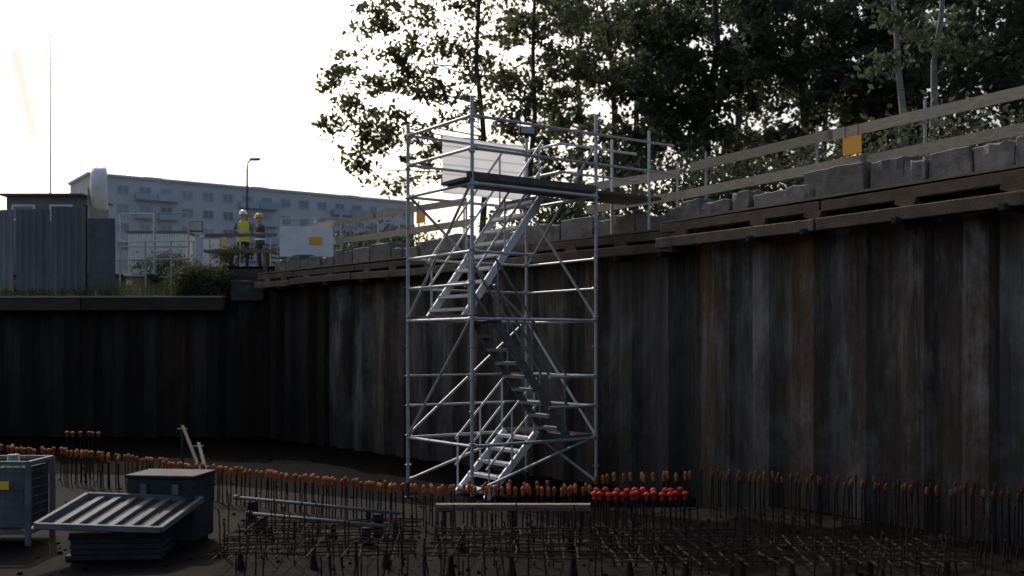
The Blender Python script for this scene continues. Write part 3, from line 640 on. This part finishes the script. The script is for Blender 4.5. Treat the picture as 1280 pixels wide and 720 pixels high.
# ------------------------------------------------------------------ apartment block
ap = thing('apartment_block', 'long grey flat roofed apartment block far behind the site', 'building', (-61,150,ST))
a0 = V2(-61,150); a1 = V2(-17,181); ad, an = frame(a0,a1); AL = (a1-a0).length; arz = math.atan2(ad.y,ad.x); ZR = 26.6
mid = (a0+a1)/2 - an*6
MB().box((mid.x,mid.y,(ST+ZR)/2),(AL,12,ZR-ST),arz).build('wall', M['facade'], ap)
MB().box((mid.x,mid.y,ZR+.2),(AL+.6,12.6,.4),arz).build('roof', M['facade'], ap)
for k in (.2,.52,.83):
    c = a0+ad*AL*k-an*7; MB().box((c.x,c.y,ZR+.9),(2.6,3,1.0),arz).build('roof_housing', M['facade'], ap)
NC = 17; cw = AL/NC; rest = MB()
for r in range(8):
    zc = ZR-1.75-2.75*r
    for c in range(NC):
        q = a0 + ad*(cw*(c+.5)) + an*.02; bal = c in (2,3,7,8,12,13)
        sz = (1.7,.12,1.4)
        if r < 5:
            w = MB().box((q.x,q.y,zc),sz,arz).build('window', M['winframe'], ap)
            g = MB()
            for k in (-.41,.41): p = q+ad*k+an*.05; g.box((p.x,p.y,zc),(.72,.06,1.22),arz)
            g.build('pane', M['glass'], w)
            if bal:
                p = q+an*.55; MB().box((p.x,p.y,zc-.85),(cw-.1,1.1,1.0),arz).build('balcony', M['blueface'], ap)
        else: rest.box((q.x,q.y,zc),sz,arz)
tag(rest.build('lower_windows', M['glass'], ap), kind='stuff')

# ------------------------------------------------------------------ vegetation
def leaves(name, C, size, m, parent, asp=.55):
    N = len(C); C = np.asarray(C); u = np.random.normal(size=(N,3)); u /= np.linalg.norm(u,axis=1,keepdims=True)
    w = np.cross(u, np.random.normal(size=(N,3))); w /= np.linalg.norm(w,axis=1,keepdims=True)
    L = (size*np.random.uniform(.6,1.3,(N,1)))/2; C = C - np.array(base_of(parent)) if parent else C
    V = np.stack([C+u*L, C+w*L*asp, C-u*L, C-w*L*asp],1).reshape(-1,3)
    me = bpy.data.meshes.new(name); me.vertices.add(4*N); me.vertices.foreach_set('co', V.ravel().astype(np.float32))
    me.loops.add(4*N); me.loops.foreach_set('vertex_index', np.arange(4*N,dtype=np.int32)); me.polygons.add(N)
    me.polygons.foreach_set('loop_start', np.arange(0,4*N,4,dtype=np.int32)); me.polygons.foreach_set('loop_total', np.full(N,4,dtype=np.int32))
    me.update(calc_edges=True); me.materials.append(m); o = bpy.data.objects.new(name, me); COL.objects.link(o)
    if parent: o.parent = parent
    return o
def wob(p0, p1, k, amp):
    pts = [p0.lerp(p1, i/k) for i in range(k+1)]
    for i in range(1,k): pts[i] += Vector((random.gauss(0,amp),random.gauss(0,amp),random.gauss(0,amp*.4)))
    return pts
def tree(label, px, Y, H, blobs, per, lsize, lm, bm_='bark', r0=.16, name='broadleaf_tree', group=None, stems=1, clump=.42, twig=True, spread=1.3, amp=.14):
    b = Vector((PX(px,Y),Y,ST)); t = thing(name, label, 'tree', tuple(b), 0, group); m = MB(); pts = []
    trunks = []
    for s in range(stems):
        top = b + Vector((random.uniform(-.6,.6)*amp/.14 + (s-(stems-1)/2)*spread, random.uniform(-.5,.5), H)); tr = wob(b+Vector(((s-(stems-1)/2)*.3,0,-.1)), top, 7, amp)
        m.path(tr, [r0*(1-.85*i/7)+.02 for i in range(8)], 9); trunks.append(tr)
    for (bx, by, br, dY) in blobs:
        c = P(bx, by, Y+dY); r = br/F*Y; tr = random.choice(trunks)
        tz = max(ST+H*.28, min(b.z+H*.9, c.z - r*.9)); k = (tz-b.z)/H*7; i = int(min(6,max(0,k))); st = tr[i].lerp(tr[i+1], min(1,max(0,k-i)))
        lim = wob(st, c, 4, .12); rb = r0*.34*(1-.5*(tz-b.z)/H); m.path(lim, [rb,rb*.8,rb*.6,rb*.45,rb*.25], 6)
        nc = max(4, int(per*(r**1.6)*1.1))
        for q in range(nc):
            d = Vector((random.gauss(0,1),random.gauss(0,1),random.gauss(0,.8))).normalized(); cc = c + d*r*(random.random()**.45)*1.05
            if twig and q % 2 == 0: m.path([lim[random.randint(2,4)], c.lerp(cc,.5)+Vector((0,0,.1)), cc], [rb*.22,.014,.006], 4)
            nl = random.randint(24,54); sg = clump*random.uniform(.55,1.15)
            pts.append(np.random.normal(size=(nl,3))*np.array([sg,sg,sg*.6])*.62 + np.array(cc))
    m.build('trunk', M[bm_], t, smooth=True); leaves('crown', np.concatenate(pts), lsize, M[lm], t); return t
def rb_blobs(x0, x1, y0, y1, n, r0, r1, dy=2.5): return [(random.uniform(x0,x1), random.uniform(y0,y1), random.uniform(r0,r1), random.uniform(-dy,dy)) for _ in range(n)]
tree('tall open tree with ragged see through crown against the sky, leftmost of the wood', 605, 36, 13.5,
     [(425,100,26,0),(450,140,34,.6),(420,150,18,-.5),(480,105,34,1),(500,165,36,-1),(470,185,26,.4),(540,120,32,-1.5),(545,200,26,.8),(450,215,20,0),(500,225,18,1),(430,70,22,1),(490,60,36,0),(545,55,34,1),(590,130,28,-1),(585,70,34,.5),(530,5,45,0),(610,10,45,1),(470,20,34,-1),(570,-40,45,0),(460,170,30,.5),(520,95,30,0)], 9.5, .225, 'leafa', r0=.11)
tree('slim open tree rising directly behind the white banner', 655, 38, 14.5, [(640,95,38,0),(690,130,38,1),(640,160,30,-1),(700,75,40,0),(725,150,34,1),(680,190,30,0),(720,210,28,-1),(650,40,40,1),(720,20,45,0),(610,190,22,0),(665,235,26,1),(620,235,22,-.5),(690,-30,45,0),(610,110,30,1),(660,125,30,0),(730,105,34,1)], 9.5, .24, 'leafa', r0=.11)
tree('leafy tree with leaning trunk right of the scaffold tower top', 775, 39, 15, rb_blobs(735,850,-30,215,20,28,46), 8.5, .25, 'leafa', r0=.13)
tree('dense dark tree above the left end of the near guardrail', 880, 37, 14.5, rb_blobs(825,960,-30,195,19,32,50), 8.5, .265, 'leafb')
tree('dense dark tree above the orange sign', 1010, 36, 14.5, rb_blobs(945,1085,-30,185,19,32,50), 9, .265, 'leafb')
tree('dense dark tree directly behind the pale stemmed tree', 1130, 35, 14, rb_blobs(1065,1195,-30,170,19,32,52), 9.5, .27, 'leafb')
tree('dense dark tree at the right edge of the wood', 1250, 33, 13, rb_blobs(1180,1340,-30,160,19,34,54), 9.5, .27, 'leafb')
tree('pale stemmed young tree with two thin trunks behind the near guardrail', 1148, 24, 7.5, [(1120,40,34,0),(1165,20,40,.5),(1195,70,24,-.3),(1095,85,22,.4)], 7, .2, 'leafa', 'birch', .10, 'birch_tree', None, 2, .36, True, .9, .045)
bk = [(720,54,6),(800,52,8),(920,50,10),(1030,54,12),(1150,50,13),(1270,48,13)]
bl = ['far tree of the back row directly right of the scaffold top','far tree of the back row seen through the gap above the walkway','far tree of the back row behind the left end of the near guardrail','far tree of the back row behind the orange sign','far tree of the back row behind the pale stems','far tree of the back row at the right edge']
for (px, Y, k), l in zip(bk, bl):
    tree(l, px, Y, 17, rb_blobs(px-70,px+70,-20,230,k,32,54,3), 4.6, .36, 'leafb', 'bark', .22, 'broadleaf_tree', None, 1, .6, False)
def shrub(px, Y, w, h, label, lm='leafb', n=1900, ls=.16, z=ST):
    b = Vector((PX(px,Y),Y,z)); t = thing('shrub', label, 'bush', tuple(b)); m = MB(); pts = []
    for k in range(9):
        c = b + Vector((random.uniform(-.5,.5)*w, random.uniform(-.4,.4)*w*.7, random.uniform(.35,.9)*h)); m.path(wob(b, c, 3, .05), [.03,.02,.014,.006], 5)
        pts.append(np.random.normal(size=(n//9,3))*np.array([w*.17,w*.17,h*.16]) + np.array(c))
    C = np.concatenate(pts); C = C[C[:,2] > z+.02]; m.build('stem', M['bark'], t); leaves('foliage', C, ls, M[lm], t)
for px, Y, w, h, l in ((800,26,2.6,2.0,'dark bush behind the tower walkway'),(900,25,3.0,2.2,'dark bush behind the left end of the near guardrail'),(985,25.5,3,2.3,'dark bush left of the orange sign'),(1090,24.5,3.0,2.2,'dark bush right of the orange sign'),(1200,21,3,2.2,'dark bush behind the guardrail right of the pale stems'),(1285,20,3,2.3,'dark bush at the right edge behind the guardrail'),(700,27,2.6,1.9,'dark bush seen through the top of the tower')):
    shrub(px, Y, w, h, l)
shrub(470, 34, 3.0, 1.5, 'low green bush beyond the far guardrail', 'leafc', 2000, .15)
shrub(200, 33.6, 1.6, .7, 'ragged green weed clump at the foot of the mesh fence', 'leafc', 1200, .12)
shrub(290, 30.2, .9, .6, 'pale green weed clump in front of the workers', 'leafc', 700, .1)
shrub(240, 29.15, .9, 1.0, 'tall weed clump hiding the left half of the board revetment', 'leafc', 1300, .09, 3.5)
shrub(275, 29.05, .8, .85, 'weed clump hiding the middle of the board revetment', 'leafc', 1100, .09, 3.5)
m = MB()
for i in range(4600):
    x = random.uniform(-19,-8.2); y = random.uniform(29.4,32.8) if x < -9.5 else random.uniform(29.0,29.25); k = (y-29.25)/4; z = 3.5+.9*max(0,k-.3); h = random.uniform(.1,.42)*(1.3 if x > -13 else 1); a = random.uniform(0,6.28)
    dx, dy = .012*math.cos(a), .012*math.sin(a); tx, ty = random.gauss(0,.1), random.gauss(0,.1)
    m.add([(x-dx,y-dy,z-.05),(x+dx,y+dy,z-.05),(x+tx,y+ty,z+h)], [(0,1,2)])
tag(m.build('grass', M['leafc']), 'rough grass and weeds growing on the bank above the far wall', 'grass', kind='stuff')

# ------------------------------------------------------------------ workers
def person(label, loc, rz, armL, armR, hatm, vestm):
    t = thing('person', label, 'person', loc, rz)
    vs = []; es = []; rs = []
    def V(p, r, par=None):
        vs.append(Vector(p)); rs.append(r); i = len(vs)-1
        if par is not None: es.append((par, i))
        return i
    pel = V((0,0,.96),.135); sp = V((0,.0,1.14),.125,pel); ch = V((0,0,1.34),.145,sp); nk = V((0,0,1.50),.058,ch)
    hb = V((0,.015,1.57),.075,nk); hm = V((0,.02,1.65),.095,hb); V((0,.015,1.73),.07,hm); V((0,.12,1.635),.018,hm)
    for s in (-1,1): V((s*.095,.01,1.645),.018,hm)
    for s, (el, wr) in ((-1,armL),(1,armR)):
        sh = V((s*.185,0,1.42),.068,ch); e = V(el,.046,sh); w = V(wr,.032,e); d = (Vector(wr)-Vector(el)).normalized(); pm = V(Vector(wr)+d*.07,.036,w)
        sd = d.cross(Vector((0,1,.2))).normalized()
        for k, L in ((-.026,.07),(-.009,.085),(.009,.08),(.026,.062)):
            a = V(Vector(wr)+d*.11+sd*k,.0095,pm); V(Vector(wr)+d*(.11+L*.8)+sd*k*1.2+Vector((0,.015,-.01)),.008,a)
        a = V(Vector(wr)+d*.05+sd*.045*s,.011,pm); V(Vector(wr)+d*.095+sd*.065*s,.009,a)
        hp = V((s*.095,0,.90),.095,pel); kn = V((s*.11,.03,.50),.062,hp); an_ = V((s*.115,-.01,.10),.048,kn); V((s*.125,.15,.045),.045,an_)
    me = bpy.data.meshes.new('body'); me.from_pydata(vs, es, []); o = bpy.data.objects.new('tmp_body', me); COL.objects.link(o)
    o.modifiers.new('skin','SKIN')
    for i, r in enumerate(rs): me.skin_vertices[0].data[i].radius = (r, r*(.8 if i in (0,1,2) else 1))
    me.skin_vertices[0].data[0].use_root = True
    su = o.modifiers.new('sub','SUBSURF'); su.levels = 2; su.render_levels = 2
    dg = bpy.context.evaluated_depsgraph_get(); me2 = bpy.data.meshes.new_from_object(o.evaluated_get(dg)); bpy.data.objects.remove(o)
    me2.name = 'body'; me2.materials.clear()
    for k in ('skin','shirt','jeans','boot'): me2.materials.append(M[k])
    tips = [Vector(w_)+(Vector(w_)-Vector(e_)).normalized()*.1 for e_, w_ in (armL, armR)]
    for p in me2.polygons:
        c = p.center; p.use_smooth = True
        p.material_index = 0 if (c.z > 1.49 and abs(c.x) < .14) or min((c-h).length for h in tips) < .12 else 3 if c.z < .13 else 2 if c.z < .98 and abs(c.x) < .26 else 1
    b = bpy.data.objects.new('body', me2); COL.objects.link(b); b.parent = t
    def ring(name, prof, m, par, y0=0):
        mb = MB(); n = 20; V_ = []; F_ = []
        for rx, ry, z in prof: V_ += [Vector((rx*math.cos(2*math.pi*j/n), y0+ry*math.sin(2*math.pi*j/n), z)) for j in range(n)]
        for i in range(len(prof)-1):
            for j in range(n): F_.append((i*n+j,i*n+(j+1)%n,(i+1)*n+(j+1)%n,(i+1)*n+j))
        mb.add(V_,F_); mb.v = [v + base_of(par) for v in mb.v]; return mb.build(name, m, par, smooth=True)
    v = ring('vest', [(.195,.15,.86),(.185,.145,.98),(.178,.14,1.14),(.195,.15,1.30),(.20,.145,1.40),(.12,.10,1.47),(.085,.08,1.49)], M[vestm], t)
    ring('reflective_band', [(.188,.152,.99),(.186,.150,1.04)], M['reflect'], v); ring('reflective_band', [(.189,.150,1.16),(.193,.152,1.21)], M['reflect'], v)
    ring('hard_hat', [(.145,.175,1.685),(.118,.135,1.695),(.115,.13,1.73),(.095,.11,1.785),(.05,.06,1.815),(.005,.005,1.82)], M[hatm], t, .03)
    for s in (-1,1):
        mb = MB(); mb.lathe(base_of(t)+Vector((s*.035,.108,1.655)), [(.004,-.008),(.011,0),(.004,.008)], 6); mb.build('eye', M['boot'], t)
    return t
person('worker in yellow vest and white helmet standing left beside the weeds', (PX(304,31.2),31.2,ST), R(200),
       ((-.27,.06,1.16),(-.16,.26,1.10)), ((.27,.05,1.15),(.14,.27,1.12)), 'hat', 'hivis')
person('worker in dark clothes and yellow helmet with one arm raised beside the yellow vest', (PX(325,32),32,ST), R(110),
       ((-.30,.16,1.30),(-.20,.30,1.52)), ((.25,-.02,1.13),(.27,.10,.89)), 'yellow', 'darkvest')

# ------------------------------------------------------------------ light, world, camera
sv = Vector((-.42*math.cos(R(36)), .91*math.cos(R(36)), math.sin(R(36)))).normalized()
sd = bpy.data.lights.new('sun','SUN'); sd.energy = 2.8; sd.angle = R(.55); sd.color = (1,.94,.86)
so = bpy.data.objects.new('sun', sd); COL.objects.link(so); so.rotation_euler = (-sv).to_track_quat('-Z','Y').to_euler()
w = bpy.data.worlds.new('World'); S.world = w; w.use_nodes = True; nt = w.node_tree; nt.nodes.clear()
sk = nt.nodes.new('ShaderNodeTexSky'); sk.sky_type = 'NISHITA'; sk.sun_disc = False; sk.sun_elevation = R(36); sk.sun_rotation = math.atan2(-.42,.91)
sk.dust_density = 6; sk.air_density = 1.0; sk.ozone_density = 1.0
bg = nt.nodes.new('ShaderNodeBackground'); bg.inputs[1].default_value = .15; ow = nt.nodes.new('ShaderNodeOutputWorld')
nt.links.new(sk.outputs[0], bg.inputs[0]); nt.links.new(bg.outputs[0], ow.inputs[0])
cd = bpy.data.cameras.new('camera'); cd.sensor_width = 36; cd.lens = 36*F/1280; cd.shift_y = (HY-360)/1280; cd.clip_end = 4000
cd.dof.use_dof = True; cd.dof.focus_distance = 16.0; cd.dof.aperture_fstop = 1.2
co = bpy.data.objects.new('camera', cd); COL.objects.link(co); co.location = (0,0,CZ); co.rotation_euler = (R(90),0,0); S.camera = co
S.view_settings.view_transform = 'Standard'; S.view_settings.look = 'None'; S.view_settings.exposure = 0
